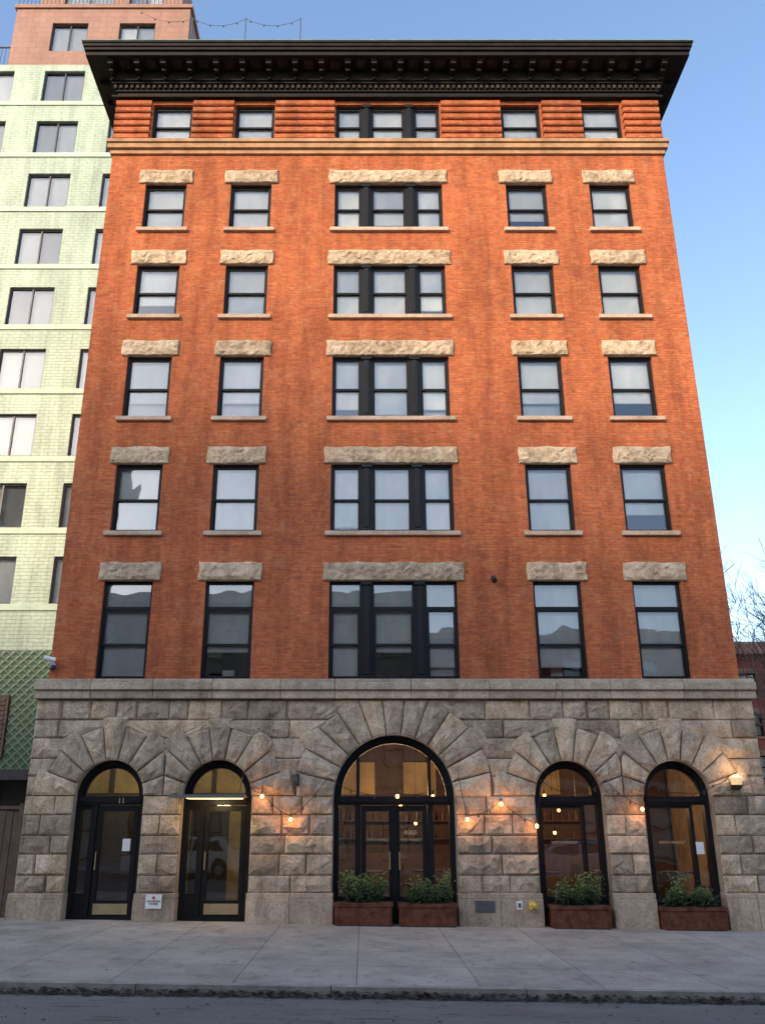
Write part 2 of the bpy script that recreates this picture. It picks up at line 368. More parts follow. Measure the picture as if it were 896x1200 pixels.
for ri,(z0,z1) in enumerate(ROWS[:5]):
    for ci,(a,b) in enumerate(COLS):
        h=.43; x0=a-.15+R.uniform(-.03,.03);x1=b+.15+R.uniform(-.03,.03)
        ph=[R.uniform(0,6.28) for _ in range(4)]
        def f(u,v,x0=x0,x1=x1,z1=z1,h=h,ph=ph):
            x=x0+(x1-x0)*u
            return (x+ .012*math.sin(v*7+ph[0]), z1-.006+h*v+ (.012*math.sin(x*6+ph[1])+.008*math.sin(x*15+ph[2]))*v)
        gblock(mb,f,b-a+.3,h,.065,-.035,.05,R.uniform(.2,.8),.085,.018,.4)
        if ri>0: ms.box(a-.12,b+.12,-.09,.12,z0-.10,z0+.004)
mb.build("stone_lintels",[M_lintel],B);ms.build("stone_sills",[M_sill],B,.008)
mb=MB()
mb.box(XL-.06,XR+.06,-.07,.1,19.2,19.34);mb.box(XL-.12,XR+.12,-.15,.1,19.34,19.5);mb.box(XL-.16,XR+.16,-.2,.13,19.5,19.61)
mb.build("attic_string_course",[plain("string_course_stone",(.42,.24,.13),.85,0,.3,3,.3,.2)],B,.015)
mb=MB(); x=-7.12
while x<8.4:
    L=min(R.uniform(1.1,1.7),8.47-x)
    if 8.47-(x+L)<.5: L=8.47-x
    mb.box(x+.004,x+L-.004,-.17,.2,4.44,4.62,0,R.random());mb.box(x+.004,x+L-.004,-.24,.21,4.62,4.78,0,R.random());mb.box(x+.004,x+L-.004,-.18,.205,4.78,4.86,0,R.random()); x+=L
mb.build("water_table_ledge",[M_stone_s],B,.015)
# stone base
ARCH=[(-5.33,.725,2.45),(-3.07,.725,2.45),(.64,1.27,2.42),(4.30,.72,2.44),(6.57,.72,2.44)]
BX0,BX1=-7.07,8.42
mb=MB()
cuts=[BX0]+[v for c,r,s in ARCH for v in(c-r,c+r)]+[BX1]; TZ=4.46;DEP=.42
for k in range(0,len(cuts),2): mb.face([(cuts[k],0,-.4),(cuts[k+1],0,-.4),(cuts[k+1],0,TZ),(cuts[k],0,TZ)])
for c,r,s in ARCH:
    N=24; pts=[(c-r*math.cos(math.pi*i/N),s+r*math.sin(math.pi*i/N)) for i in range(N+1)]
    for i in range(N):
        (xa,za),(xb,zb)=pts[i],pts[i+1]
        mb.face([(xa,0,za),(xb,0,zb),(xb,0,TZ),(xa,0,TZ)]); mb.face([(xa,-.02,za),(xb,-.02,zb),(xb,DEP,zb),(xa,DEP,za)],1)
    for xx in(c-r,c+r): mb.face([(xx,-.02,-.2),(xx,DEP,-.2),(xx,DEP,s),(xx,-.02,s)],1)
mb.face([(BX0,0,-.4),(BX0,15,-.4),(BX0,15,TZ),(BX0,0,TZ)],1);mb.face([(BX1,0,-.4),(BX1,15,-.4),(BX1,15,TZ),(BX1,0,TZ)],1)
mb.face([(BX0,0,TZ),(BX1,0,TZ),(BX1,15,TZ),(BX0,15,TZ)],1)
mb.build("stone_base_wall",[M_mortar,M_stone_s],B)
mb=MB(); J=.008
def cuts_between(lo,hi,wmin,wmax,jitter):
    xs=[];W=hi-lo;n=max(1,round(W/R.uniform(wmin,wmax)))
    for i in range(1,n): xs.append(lo+W*(i+R.uniform(-.18,.18)+jitter)/n)
    return xs
z=.57; zc=[.57]
for h in(.34,.40,.36,.40,.38): z+=h; zc.append(z)
top=[zc[-1]]
for h in(.39,.36,.42,.38,.43): top.append(top[-1]+h)
for j in range(5):
    for k in range(0,len(cuts),2):
        lo,hi=cuts[k],cuts[k+1]; W=hi-lo
        if W<.95: xs=[] if (j%2==0) else [lo+W*R.uniform(.4,.6)]
        elif W<1.2: xs=[lo+W*(.36 if j%2 else .62)]
        else: xs=cuts_between(lo,hi,.55,.8,.12 if j%2 else -.12)
        e=[lo]+xs+[hi]
        for a,b in zip(e,e[1:]): gblock(mb,rect(a+J,b-J,zc[j]+J,zc[j+1]-J),b-a,zc[j+1]-zc[j],R.uniform(.055,.10),-.025,.04,R.random())
mids=[BX0,(ARCH[0][0]+ARCH[1][0])/2,(ARCH[1][0]+ARCH[2][0])/2-.2,(ARCH[2][0]+ARCH[3][0])/2+.2,(ARCH[3][0]+ARCH[4][0])/2,BX1]
ROS=[1.38,1.38,2.1,1.36,1.36]
def hw(i,z):
    c,r,s=ARCH[i]; q=ROS[i]**2-(z-s)**2
    return math.sqrt(q) if q>0 else 0
for j in range(5):
    z0,z1=top[j],min(top[j+1],4.43)
    for g in range(6):
        def Lf(z,g=g): return BX0 if g==0 else ARCH[g-1][0]+hw(g-1,z)
        def Rf(z,g=g): return BX1 if g==5 else ARCH[g][0]-hw(g,z)
        zs=[z0+(z1-z0)*q/6 for q in range(7)]
        if Rf(z1)-Lf(z1)<.08: continue
        lo=max(Lf(q) for q in zs);hi=min(Rf(q) for q in zs)
        splits=cuts_between(lo,hi,.55,.85,.1 if j%2 else -.1) if hi-lo>.75 else []
        bounds=[Lf]+[ (lambda z,xx=xx:xx) for xx in splits]+[Rf]
        for A,C in zip(bounds,bounds[1:]):
            def f(u,v,A=A,C=C):
                z=z0+J+(z1-z0-2*J)*v; a=A(z)+J;b=C(z)-J
                if b<a: a=b=(a+b)/2
                return (a+(b-a)*u,z)
            W=max(.1,(C((z0+z1)/2)-A((z0+z1)/2)))
            gblock(mb,f,W,z1-z0,R.uniform(.055,.09),-.025,.04,R.random(),marg=min(.035,W*.2))
for i,(c,r,s) in enumerate(ARCH):
    n=9 if r<1 else 13
    for k in range(n):
        a0=math.pi*k/n;a1=math.pi*(k+1)/n
        ro_=ROS[i]+(.0 if k%2 else .2)+R.uniform(0,.05)
        def lim(a,ro_=ro_,c=c,s=s,i=i):
            q=ro_; ca=math.cos(a); sa=math.sin(a)
            m=mids[i+1]-c if ca>0 else c-mids[i]
            if abs(ca)>1e-3: q=min(q,m/abs(ca)-.008)
            if sa>1e-3: q=min(q,(4.425-s)/sa)
            return q
        def f(u,v,a0=a0,a1=a1,lim=lim,c=c,r=r,s=s):
            a=a0+(a1-a0)*u; 
            rr=r-.005+(lim(a)-J-r+.005)*v
            g=J*1.4/rr; a=a0+g+(a1-a0-2*g)*u
            return (c+rr*math.cos(a),s+rr*math.sin(a))
        H=lim((a0+a1)/2)-r
        gblock(mb,f,(a1-a0)*(r+H/2),max(.2,H),R.uniform(.06,.10),-.055,.04,R.uniform(.25,1.0),cell=.13,marg=.045)
mb.build("rock_faced_blocks",[M_stone],B)
mb=MB()
for k in range(0,len(cuts),2):
    lo,hi=cuts[k],cuts[k+1]; lo-= .02 if k else .08; hi+=.02 if k<len(cuts)-2 else .08
    n=1 if hi-lo<1.2 else 2
    for q in range(n):
        a=lo+(hi-lo)*q/n;b=lo+(hi-lo)*(q+1)/n; t=R.random()
        mb.box(a+.003,b-.003,-.15,.3,-.4,.47,0,t); mb.box(a+.003,b-.003,-.12,.29,.472,.575,0,t)
mb.build("stone_plinth",[M_stone_s],B,.012)
# arched joinery
fr=MB();gl=MB();br=MB()
def arcunit(c,r,s,kind):
    Y=.2;t=.11;N=24
    for i in range(N):
        a0=math.pi*i/N;a1=math.pi*(i+1)/N
        P=lambda a,q,y:(c+q*math.cos(a),y,s+q*math.sin(a))
        fr.face([P(a0,r,Y),P(a1,r,Y),P(a1,r-t,Y),P(a0,r-t,Y)]); fr.face([P(a0,r-t,Y),P(a1,r-t,Y),P(a1,r-t,Y+.2),P(a0,r-t,Y+.2)])
        fr.face([P(a0,r-t,Y+.06),P(a1,r-t,Y+.06),P(a1,r-t-.05,Y+.06),P(a0,r-t-.05,Y+.06)]); fr.face([P(a0,r-t-.05,Y+.06),P(a1,r-t-.05,Y+.06),P(a1,r-t-.05,Y+.14),P(a0,r-t-.05,Y+.14)])
    fr.box(c-r,c-r+t,Y+.001,Y+.2,0,s);fr.box(c+r-t,c+r,Y+.001,Y+.2,0,s)
    T0,T1=2.27,2.44
    fr.box(c-r+t,c+r-t,Y-.02,Y+.16,T0,T1);fr.box(c-r+t,c+r-t,Y-.05,Y-.02,T0+.05,T1-.03)
    ri=r-t-.02
    gl.face([(c+ri*math.cos(math.pi*i/N),Y+.1,s+ri*math.sin(math.pi*i/N)) for i in range(N+1)]+[(c-ri,Y+.1,T1-.03),(c+ri,Y+.1,T1-.03)])
    xl,xr=c-r+t,c+r-t
    gl.face([(xl,Y+.1,.1),(xr,Y+.1,.1),(xr,Y+.1,T0),(xl,Y+.1,T0)])
    def leaf(a,b,kick=True,bot=.42,handle=None):
        st=.1
        fr.box(a,a+st,Y+.03,Y+.095,.12,T0-.02);fr.box(b-st,b,Y+.03,Y+.095,.12,T0-.02);fr.box(a+st,b-st,Y+.031,Y+.094,T0-.13,T0-.02);fr.box(a+st,b-st,Y+.031,Y+.094,.12,bot)
        if kick: br.box(a+st*.8,b-st*.8,Y+.02,Y+.031,.16,.16+.2)
        if handle: 
            br.tube((handle,Y-.01,1.0),(handle,Y-.01,1.35),.012,.012); br.tube((handle,Y-.01,1.02),(handle,Y+.03,1.02),.01,.01);br.tube((handle,Y-.01,1.33),(handle,Y+.03,1.33),.01,.01)
    fr.box(xl,xr,Y-.02,Y+.2,-.1,.12)
    if kind in'AB':
        w=.86; a=xr-w-.02; leaf(a,xr-.02,True,.42,a+.05)
        fr.box(a-.13,a-.012,Y+.0,Y+.18,.12,T0); fr.box(xl,a-.13,Y+.03,Y+.095,.12,.55); fr.box(xl,a-.13,Y+.03,Y+.095,T0-.1,T0)
    elif kind=='C':
        fr.box(c-.82,c-.70,Y,Y+.18,.12,T0);fr.box(c+.70,c+.82,Y,Y+.18,.12,T0)
        leaf(c-.69,c-.012,False,.5,c-.1);leaf(c+.012,c+.69,False,.5,c+.1)
        fr.box(c-.06,c+.06,Y+.0,Y+.05,.12,T0-.01)
        for q in(-1,1):
            xq=c+q*.76; fr.box(xq-.035,xq+.035,Y+.03,Y+.15,T1,s+math.sqrt(ri*ri-.76**2)+.0)
            fr.box(min(c+q*.82,c+q*(r-t)),max(c+q*.82,c+q*(r-t)),Y+.03,Y+.095,.12,.5)
    else:
        a=xr-.34; fr.box(a,a+.07,Y,Y+.17,.12,T0); fr.box(xl,a,Y+.03,Y+.095,.12,.5);fr.box(a+.07,xr,Y+.03,Y+.095,.12,.5)
        fr.box(xl,xl+.06,Y+.03,Y+.094,.5,T0);fr.box(xl+.06,a,Y+.031,Y+.093,T0-.07,T0)
for (c,r,s),k in zip(ARCH,'ABCDE'): arcunit(c,r,s,k)
fr.build("arched_door_frames",[M_black],B);gl.build("arched_glazing",[M_glassg],B);br.build("door_brass",[M_brass],B)
# interior ground floor
mb=MB()
mb.box(BX0+.1,BX1-.1,.43,14,.02,.13,3)
mb.face([(BX0+.1,.43,4.3),(BX1-.1,.43,4.3),(BX1-.1,14,4.3),(BX0+.1,14,4.3)],1)
mb.face([(BX0+.1,3.2,2.55),(-1.6,3.2,2.55),(-1.6,3.2,4.3),(BX0+.1,3.2,4.3)],0)
for a,b in((BX0+.1,-5.5),(-5.15,-4.25),(-4.15,-3.25),(-2.85,-1.7)): mb.box(a,b,3.1,3.2,.13,2.55,4)
for a,b in((-5.5,-5.15),(-3.25,-2.85)): mb.face([(a,3.19,.13),(b,3.19,.13),(b,3.19,2.55),(a,3.19,2.55)],0)
mb.box(BX0+.1,-1.7,3.05,3.2,2.5,2.6,4)
for yy in(1.0,2.0,2.9): mb.box(BX0+.1,-1.7,yy,yy+.14,4.0,4.29,4)
for xx in(-6.2,-5.0,-3.7,-2.5): mb.box(xx,xx+.09,3.1,3.19,2.6,4.29,4)
mb.box(-1.7,-1.6,.43,7,.13,4.3,1); mb.box(-4.3,-4.15,.6,3.04,.13,3.99,0)
for i in range(6): mb.box(-6.7,-6.4,1.22,1.5,.5+i*.2,.66+i*.2,2)
mb.face([(-1.6,6,.1),(BX1-.1,6,.1),(BX1-.1,6,4.3),(-1.6,6,4.3)],1)
mb.box(-1.0,6.5,5.0,5.5,.13,1.15,2)
for zz in(1.5,1.95,2.4): mb.box(-.8,6.2,5.75,5.98,zz,zz+.03,2)
for i in range(5): mb.box(-.6+i*1.7,.3+i*1.7,5.93,5.99,2.65,3.5,0)
mb.build("ground_floor_interior",[M_ochre,M_inter,M_wood,M_floor,M_dwood],B)
mb=MB()
for zz in(1.53,1.98):
    x=-.7
    while x<6.1:
        h=R.uniform(.2,.32); r=R.uniform(.03,.045)
        if R.random()<.7: mb.tube((x,5.86,zz),(x,5.86,zz+h*.65),r,r,6,0,R.random()); mb.tube((x,5.86,zz+h*.65),(x,5.86,zz+h),r*.4,r*.35,6,0,R.random())
        x+=R.uniform(.1,.3)
for x,y in((.1,2.2),(1.5,2.6),(4,1.8),(5.6,2.4),(7,1.9)):
    mb.tube((x,y,.13),(x,y,.85),.03,.03); mb.tube((x,y,.85),(x,y,.89),.38,.38,14)
    for q in(-.6,.6):
        mb.box(x+q-.2,x+q+.2,y-.2,y+.2,.56,.6); mb.box(x+q+(.17 if q>0 else -.2),x+q+(.2 if q>0 else -.17),y-.2,y+.2,.6,1.05)
        for dx in(-.18,.15):
            for dy in(-.18,.15): mb.box(x+q+dx,x+q+dx+.03,y+dy,y+dy+.03,.13,.56)
mb.build("bar_furniture_and_bottles",[plain("bottle_mix",(.16,.10,.06),.3,0,.7,12)],B)
def plight(name,loc,e,c=(1,.6,.3),r=.05,parent=None):
    l=bpy.data.lights.new(name,'POINT'); l.energy=e;l.color=c;l.shadow_soft_size=r; o=bpy.data.objects.new(name,l); o.location=loc; scene.collection.objects.link(o); o.parent=parent or B
bu=MB();wi=MB()
for x,y,z in((-.1,2.4,2.35),(.9,3.2,2.3),(1.6,2,2.5),(4.1,1.6,2.5),(4.7,3,2.2),(6.2,1.8,2.45),(7,2.6,2.3),(3.6,4.4,2.4),(5.4,4.2,2.5),(.3,4.6,2.5),(1.3,4,1.9),(4.4,2.2,1.7),(6.9,3.5,1.9)):
    bu.ball((x,y,z),.04); wi.tube((x,y,z+.05),(x,y,4.3),.006,.006,4); wi.tube((x,y,z+.03),(x,y,z+.12),.03,.015,8)
bu.build("pendant_bulbs",[M_bulb],B)
for p in((.6,3.8,2.6),(5.4,3.4,2.6)): plight("pendant_light",p,115,(1,.58,.28),.1)
lb=MB()
for x in(-5.4,-3.1):
    lb.ball((x+.2,1.6,3.25),.13,0,.5,12,8,.5); wi.tube((x+.2,1.6,3.3),(x+.2,1.6,4.3),.015,.015)
    plight("lobby_light",(x+.1,1.5,3.0),38,(1,.78,.42),.12)
lb.build("lobby_lamps",[M_lobbylamp],B); wi.build("pendant_cords",[M_steel],B)
# cornice
mb=MB()
def cb(p,z0,z1,mat=0): mb.box(XL-p,XR+p,-p,15+p,z0,z1,mat)
cb(.17,21.10,21.17);cb(.05,21.17,21.36);cb(.10,21.36,21.42);cb(.09,21.42,21.56);cb(.2,21.56,21.62);cb(.25,21.62,21.76)
cb(.24,21.76,21.98)
cb(.80,21.94,22.04);cb(.78,22.04,22.10);cb(.84,22.10,22.2);cb(.88,22.2,22.30);cb(.91,22.30,22.345,0)
mb.box(XL-.925,XR+.925,-.925,15.9,22.345,22.375,1)
n=int((XR-XL+.2)/.155)
for i in range(n+1):
    xx=XL-.1+(XR-XL+.2)*i/n; mb.box(xx-.045,xx+.045,-.165,-.09,21.43,21.54,2)
n=21
for i in range(n+1):
    xx=XL-.15+(XR-XL+.3)*i/n
    mb.box(xx-.075,xx+.075,-.66,-.25,21.80,21.94); mb.box(xx-.06,xx+.06,-.5,-.25,21.70,21.80); mb.box(xx-.085,xx+.085,-.69,-.25,21.905,21.94,2)
    mb.box(xx-.05,xx+.05,-.30,-.25,21.63,21.70)
    if i<n:
        xm=xx+(XR-XL+.3)/n/2; mb.box(xm-.13,xm+.13,-.62,-.34,21.925,21.941,2)
for i in range(20):
    yy=.2+i*.74
    for sx,xx in((-1,XL),(1,XR)):
        a=xx+sx*.25;b=xx+sx*.66; mb.box(min(a,b),max(a,b),yy-.07,yy+.07,21.8,21.94)
mb.build("bracketed_cornice",[M_cornice,M_copper,M_cornice2],B,.008)
mb=MB(); mb.face([(XL-.9,-.9,22.38),(XR+.9,-.9,22.38),(XR+.9,15.9,22.38),(XL-.9,15.9,22.38)]);mb.build("flat_roof",[M_roof],B)
E=empty("rooftop_string_lights"); mb=MB(); tops=[]
for x in(-5.15,-3.55,-1.9): mb.tube((x,.5,22.38),(x,.5,24.85),.018,.014,6); tops.append((x,.5,24.8))
tops=[(-6.9,.6,25.3)]+tops
for a,b in zip(tops,tops[1:]):
    pr=None
    for i in range(13):
        t=i/12; p=(a[0]+(b[0]-a[0])*t,a[1]+(b[1]-a[1])*t,a[2]+(b[2]-a[2])*t-.28*4*t*(1-t))
        if pr: mb.tube(pr,p,.006,.006,4)
        if i%3==1: mb.ball((p[0],p[1],p[2]-.04),.025)
        pr=p
mb.build("poles_and_wire",[M_steel],E)
# ------------------------------------------------------------------ facade fixtures
E=empty("string_lights"); wi=MB();bu=MB()
pts=[(-2.35,2.55),(-2.11,2.45),(-1.50,2.0),(-.75,2.75),(.70,2.45),(1.98,2.75),(2.13,2.0),(2.84,2.30),(3.55,1.87),(3.7,2.7),(4.3,2.45),(5.05,2.7),(5.75,2.2),(5.9,2.7),(6.6,2.45),(7.3,2.6),(7.66,2.8)]
bset={1,2,4,6,7,8,12}
for (a,b) in zip(pts,pts[1:]):
    pr=None; L=abs(b[0]-a[0])
    for i in range(13):
        t=i/12; p=(a[0]+(b[0]-a[0])*t,-.18,a[1]+(b[1]-a[1])*t-.44*L*t*(1-t)+.05)
        if pr: wi.tube(pr,p,.009,.009,4)
        if i in(4,8) and L>.5: wi.tube(p,(p[0],p[1],p[2]-.07),.014,.016,6); 
        pr=p
for i,(x,z) in enumerate(pts):
    wi.tube((x,-.18,z+.05),(x,.0,z+.07),.008,.008,5)
    if i in bset:
        wi.tube((x,-.18,z+.02),(x,-.18,z+.09),.022,.02,8); bu.ball((x,-.18,z-.02),.036,sz=1.2)
        if i!=4: plight("bulb_light",(x,-.25,z-.03),6,(1,.38,.12),.04,E)
wi.build("wire",[M_steel],E);bu.build("bulbs",[M_bulb],E)
E=empty("wall_lantern"); mb=MB(); x,z=7.72,2.68
mb.box(x-.05,x+.05,-.16,-.05,z-.12,z+.1); mb.tube((x,-.12,z-.05),(x,-.30,z-.1),.015,.015); mb.tube((x,-.30,z-.12),(x,-.30,z-.03),.06,.13,12); mb.tube((x,-.30,z-.14),(x,-.30,z-.12),.03,.06,12); mb.build("bracket",[M_steel],E)
mb=MB(); mb.tube((x,-.30,z-.03),(x,-.30,z+.12),.10,.13,14); mb.tube((x,-.30,z+.12),(x,-.30,z+.17),.13,.04,14); mb.build("glass_shade",[emis("lantern_glow",(.9,.6,.3),.6)],E); plight("lantern_light",(x,-.36,z+.28),7,(1,.6,.3),.05,E)
E=empty("iron_wall_bracket"); mb=MB(); x,z=-1.38,2.78
mb.tube((x,0,z),(x,-.26,z+.05),.014,.012); mb.tube((x,-.05,z-.12),(x,-.26,z+.05),.01,.01); mb.tube((x,-.26,z+.05),(x,-.26,z-.08),.03,.045,8); mb.box(x-.03,x+.03,-.15,-.03,z-.14,z+.1); mb.build("bracket",[M_steel],E)
E=empty("wall_floodlight"); mb=MB(); x,z=2.93,7.1
mb.tube((x,0,z+.05),(x,-.12,z+.05),.04,.04,8); mb.tube((x,-.12,z+.06),(x+.02,-.2,z-.05),.05,.065,10); mb.build("lamp_head",[M_steel],E)
E=empty("security_camera"); mb=MB(); x,z=-6.86,5.25
mb.box(x-.03,x+.05,-.03,.0,z-.1,z+.1); mb.tube((x,-.03,z),(x,-.16,z),.018,.018); mb.tube((x-.12,-.2,z+.06),(x+.12,-.15,z+.02),.055,.05,10); mb.ball((x+.06,-.1,z-.14),.07,1); mb.tube((x+.04,-.02,z-.1),(x+.06,-.1,z-.08),.02,.05,8); mb.build("camera_housing",[M_white,M_steel],E)
E=empty("door_canopy"); mb=MB(); mb.box(-3.92,-2.42,-.62,.19,2.40,2.44); mb.box(-3.94,-2.40,-.66,-.62,2.385,2.455,2); mb.box(-3.6,-2.5,-.58,-.15,2.375,2.398,1)
for x in(-3.8,-2.54): mb.tube((x,-.55,2.44),(x,.0,2.9),.008,.008,5)
mb.build("canopy_plate",[M_steel,M_strip,M_greyplate],E); plight("canopy_light",(-3.05,-.3,2.3),16,(1,.75,.42),.15,E)
def txt(name,s,loc,size,mat,parent,ext=.002):
    c=bpy.data.curves.new(name,'FONT'); c.body=s;c.size=size;c.align_x='CENTER';c.extrude=ext; c.materials.append(mat)
    o=bpy.data.objects.new(name,c); o.location=loc; o.rotation_euler=(math.radians(90),0,0); scene.collection.objects.link(o); o.parent=parent
E=empty("notice_sign"); mb=MB(); x=-4.2; mb.box(x-.16,x+.16,-.166,-.151,.30,.56); mb.ball((x,-.166,.50),.03,1,sz=1); mb.build("sign_plate",[M_white,M_redp],E); txt("sign_text","NO PARKING\nTHIS SIDE",(x,-.169,.42),.045,M_black,E)
E=empty("wall_vent"); mb=MB(); mb.box(2.22,2.62,-.17,-.151,.24,.45)
for i in range(5): mb.box(2.24,2.6,-.185,-.17,.265+i*.037,.28+i*.037)
mb.build("louvres",[M_greyplate],E)
E=empty("outlet_plate"); mb=MB(); mb.box(3.05,3.17,-.165,-.151,.28,.44); mb.box(3.08,3.14,-.175,-.165,.32,.40,1); mb.build("plate",[M_white,M_greyplate],E)
E=empty("standpipe_valve"); mb=MB(); mb.tube((3.36,-.15,.38),(3.36,-.21,.38),.07,.07,14); mb.tube((3.34,-.21,.38),(3.31,-.32,.34),.04,.045,10); mb.tube((3.38,-.21,.38),(3.42,-.32,.34),.04,.045,10); mb.build("valve",[M_yellow],E)
SG=empty("gilded_window_lettering"); txt("door_number","11",(-5.1,.145,2.30),.16,M_gold,SG); txt("gilt_name","SMITH MARKET",(.64-.35,.285,1.55),.075,M_gold,SG); txt("gilt_name","SMITH MARKET",(.98,.285,1.55),.075,M_gold,SG); txt("gilt_initials","RI&B",(.98,.285,1.68),.13,M_gold,SG); txt("gilt_name","SMITH MARKET",(4.2,.285,1.5),.08,M_gold,SG);txt("gilt_name","SMITH MARKET",(6.45,.285,1.5),.08,M_gold,SG)
E=empty("paper_notice"); mb=MB(); mb.box(-5.02,-4.86,.225,.23,1.36,1.6); mb.box(6.9,7.06,.19,.196,1.3,1.54); mb.build("paper",[M_white],E)
# planters
def planter(x0,x1,y0,y1,k):
    P=empty("planter_box"); mb=MB(); zg=(x0+x1)/2*SL; h=.40
    mb.box(x0,x1,y0,y1,zg+.02,zg+h); mb.box(x0-.02,x1+.02,y0-.02,y0,zg+h-.05,zg+h+.02); mb.box(x0-.02,x1+.02,y1,y1+.02,zg+h-.05,zg+h+.02);mb.box(x0-.02,x0,y0,y1,zg+h-.05,zg+h+.02);mb.box(x1,x1+.02,y0,y1,zg+h-.05,zg+h+.02)
    for xx in(x0+.03,x1-.08): mb.box(xx,xx+.05,y0-.012,y0,zg+.02,zg+h-.05)
    mb.box(x0+.05,x1-.05,y0-.008,y0+.02,zg-.03,zg+.02,1)
    mb.box(x0+.01,x1-.01,y0+.01,y1-.01,zg+h,zg+h+.012,1); mb.build("trough",[M_rust,M_soil],P,.006)
    lf=MB(); st=MB()
    for b in range(k):
        cx=x0+.15+(x1-x0-.3)*(b+.5)/k+R.uniform(-.05,.05); cy=(y0+y1)/2+R.uniform(-.06,.06); hh=R.uniform(.28,.6); rr=R.uniform(.17,.26); base=zg+h
        for q in range(20):
            a=R.uniform(0,6.28); e=(cx+rr*R.uniform(.2,1)*math.cos(a),cy+rr*.8*math.sin(a),base+hh*R.uniform(.35,1.05)); st.tube((cx,cy,base),e,.006,.003,4)
            for j in range(38):
                t=R.uniform(.25,1.05); p=Vector((cx,cy,base)).lerp(Vector(e),t)+Vector([R.gauss(0,.04) for _ in range(3)])
                s=R.uniform(.016,.034); d1=Vector([R.uniform(-1,1) for _ in range(3)]).normalized(); d2=d1.orthogonal().normalized()
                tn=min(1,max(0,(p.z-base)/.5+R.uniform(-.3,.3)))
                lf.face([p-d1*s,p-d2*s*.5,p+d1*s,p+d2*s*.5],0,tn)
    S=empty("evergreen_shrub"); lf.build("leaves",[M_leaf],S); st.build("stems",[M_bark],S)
planter(-.58,.56,-.36,.12,4);planter(.70,1.84,-.36,.12,4);planter(3.72,4.88,-.36,.12,4);planter(5.90,7.16,-.36,.12,4)
F=empty("wooden_gate_fence"); mb=MB(); x=-7.25
while x>-14:
    mb.box(x-.14,x,.3+R.uniform(0,.01),.34,.05,2.15+R.uniform(-.02,.02),0); x-=.155
mb.box(-14,-7.15,.34,.40,.5,.62);mb.box(-14,-7.15,.34,.40,1.8,1.92);mb.box(-14,-7.15,.27,.42,2.19,2.25)
for xx in(-7.2,-9.4,-11.6): mb.box(xx-.06,xx+.06,.24,.299,0,2.3)
mb.build("boards",[M_wood],F)
# ------------------------------------------------------------------ green building (set back 10 m)
G=empty("green_glazed_brick_building"); GY=10
zt=[10.71+2.768*i for i in range(9)]
ops=[]
for i,z1 in enumerate(zt):
    for c in(-22.3,-19.2,-16.1,-13.02,-9.95): ops.append((c-.88,c+.88,z1-1.7,z1))
mb=MB(); facade(mb,-26,-7.8,7.4,33.2,ops,GY,.2)
mb.face([(-7.8,GY,0),(-7.8,GY+16,0),(-7.8,GY+16,33.2),(-7.8,GY,33.2)]);mb.face([(-26,GY,0),(-26,GY+16,0),(-26,GY+16,33.2),(-26,GY,33.2)]);mb.face([(-26,GY+16,0),(-7.8,GY+16,0),(-7.8,GY+16,33.2),(-26,GY+16,33.2)])
mb.face([(-26,GY,33.2),(-7.8,GY,33.2),(-7.8,GY+16,33.2),(-26,GY+16,33.2)])
mb.build("glazed_brick_walls",[M_green],G)
mb=MB()
for z1 in zt: mb.box(-26.05,-7.75,GY-.05,GY+.05,z1-1.94,z1-1.72)
mb.build("floor_bands",[plain("pale_green_band",(.44,.54,.42),.6,0,.15,1.5)],G,.01)
def simplewin(frm,glz,shd,a,b,c,e,y,n=2,sg=1,tn=None):
    t=.06
    frm.box(a,a+t,min(y,y+sg*.08),max(y,y+sg*.08),c,e);frm.box(b-t,b,min(y,y+sg*.08),max(y,y+sg*.08),c,e);frm.box(a+t,b-t,min(y,y+sg*.078),max(y,y+sg*.078),c,c+t);frm.box(a+t,b-t,min(y,y+sg*.078),max(y,y+sg*.078),e-t,e)
    for k in range(1,n): xx=a+(b-a)*k/n; frm.box(xx-.03,xx+.03,min(y,y+sg*.076),max(y,y+sg*.076),c+t,e-t)
    glz.face([(a,y+sg*.05,c),(b,y+sg*.05,c),(b,y+sg*.05,e),(a,y+sg*.05,e)])
    for k in range(n):
        xa=a+(b-a)*k/n; xb=a+(b-a)*(k+1)/n
        tt=R.choice([.15,.35,.45,.6,.85]) if tn is None else tn
        shd.face([(xa,y+sg*.16,c),(xb,y+sg*.16,c),(xb,y+sg*.16,e),(xa,y+sg*.16,e)],0,tt)
fr=MB();gl=MB();sh=MB()
for a,b,c,e in ops: simplewin(fr,gl,sh,a,b,c,e,GY+.1)
pops=[(-13.9,-12.3,34.0,35.64),(-10.9,-9.3,34.0,35.64)]
mb=MB(); facade(mb,-15.6,-7.8,33.2,36.5,pops,GY+.0,.2); mb.face([(-15.6,GY,33.2),(-15.6,GY+12,33.2),(-15.6,GY+12,36.5),(-15.6,GY,36.5)]);mb.face([(-7.8,GY,33.2),(-7.8,GY+12,33.2),(-7.8,GY+12,36.5),(-7.8,GY,36.5)])
mb.box(-15.7,-7.7,GY-.08,GY+12,36.5,36.7)
up=[(-13.9,-11.6,37.6,39.0),(-10.9,-9.3,37.6,39.0)]
facade(mb,-15.0,-8.4,36.7,39.8,up,GY+.8,.2); mb.face([(-8.4,GY+.8,36.7),(-8.4,GY+11,36.7),(-8.4,GY+11,39.8),(-8.4,GY+.8,39.8)]);mb.face([(-15,GY+.8,36.7),(-15,GY+11,36.7),(-15,GY+11,39.8),(-15,GY+.8,39.8)])
mb.face([(-15,GY+.8,39.8),(-8.4,GY+.8,39.8),(-8.4,GY+11,39.8),(-15,GY+11,39.8)])
mb.build("terracotta_penthouse",[M_terra],G)
for a,b,c,e in pops: simplewin(fr,gl,sh,a,b,c,e,GY+.1)
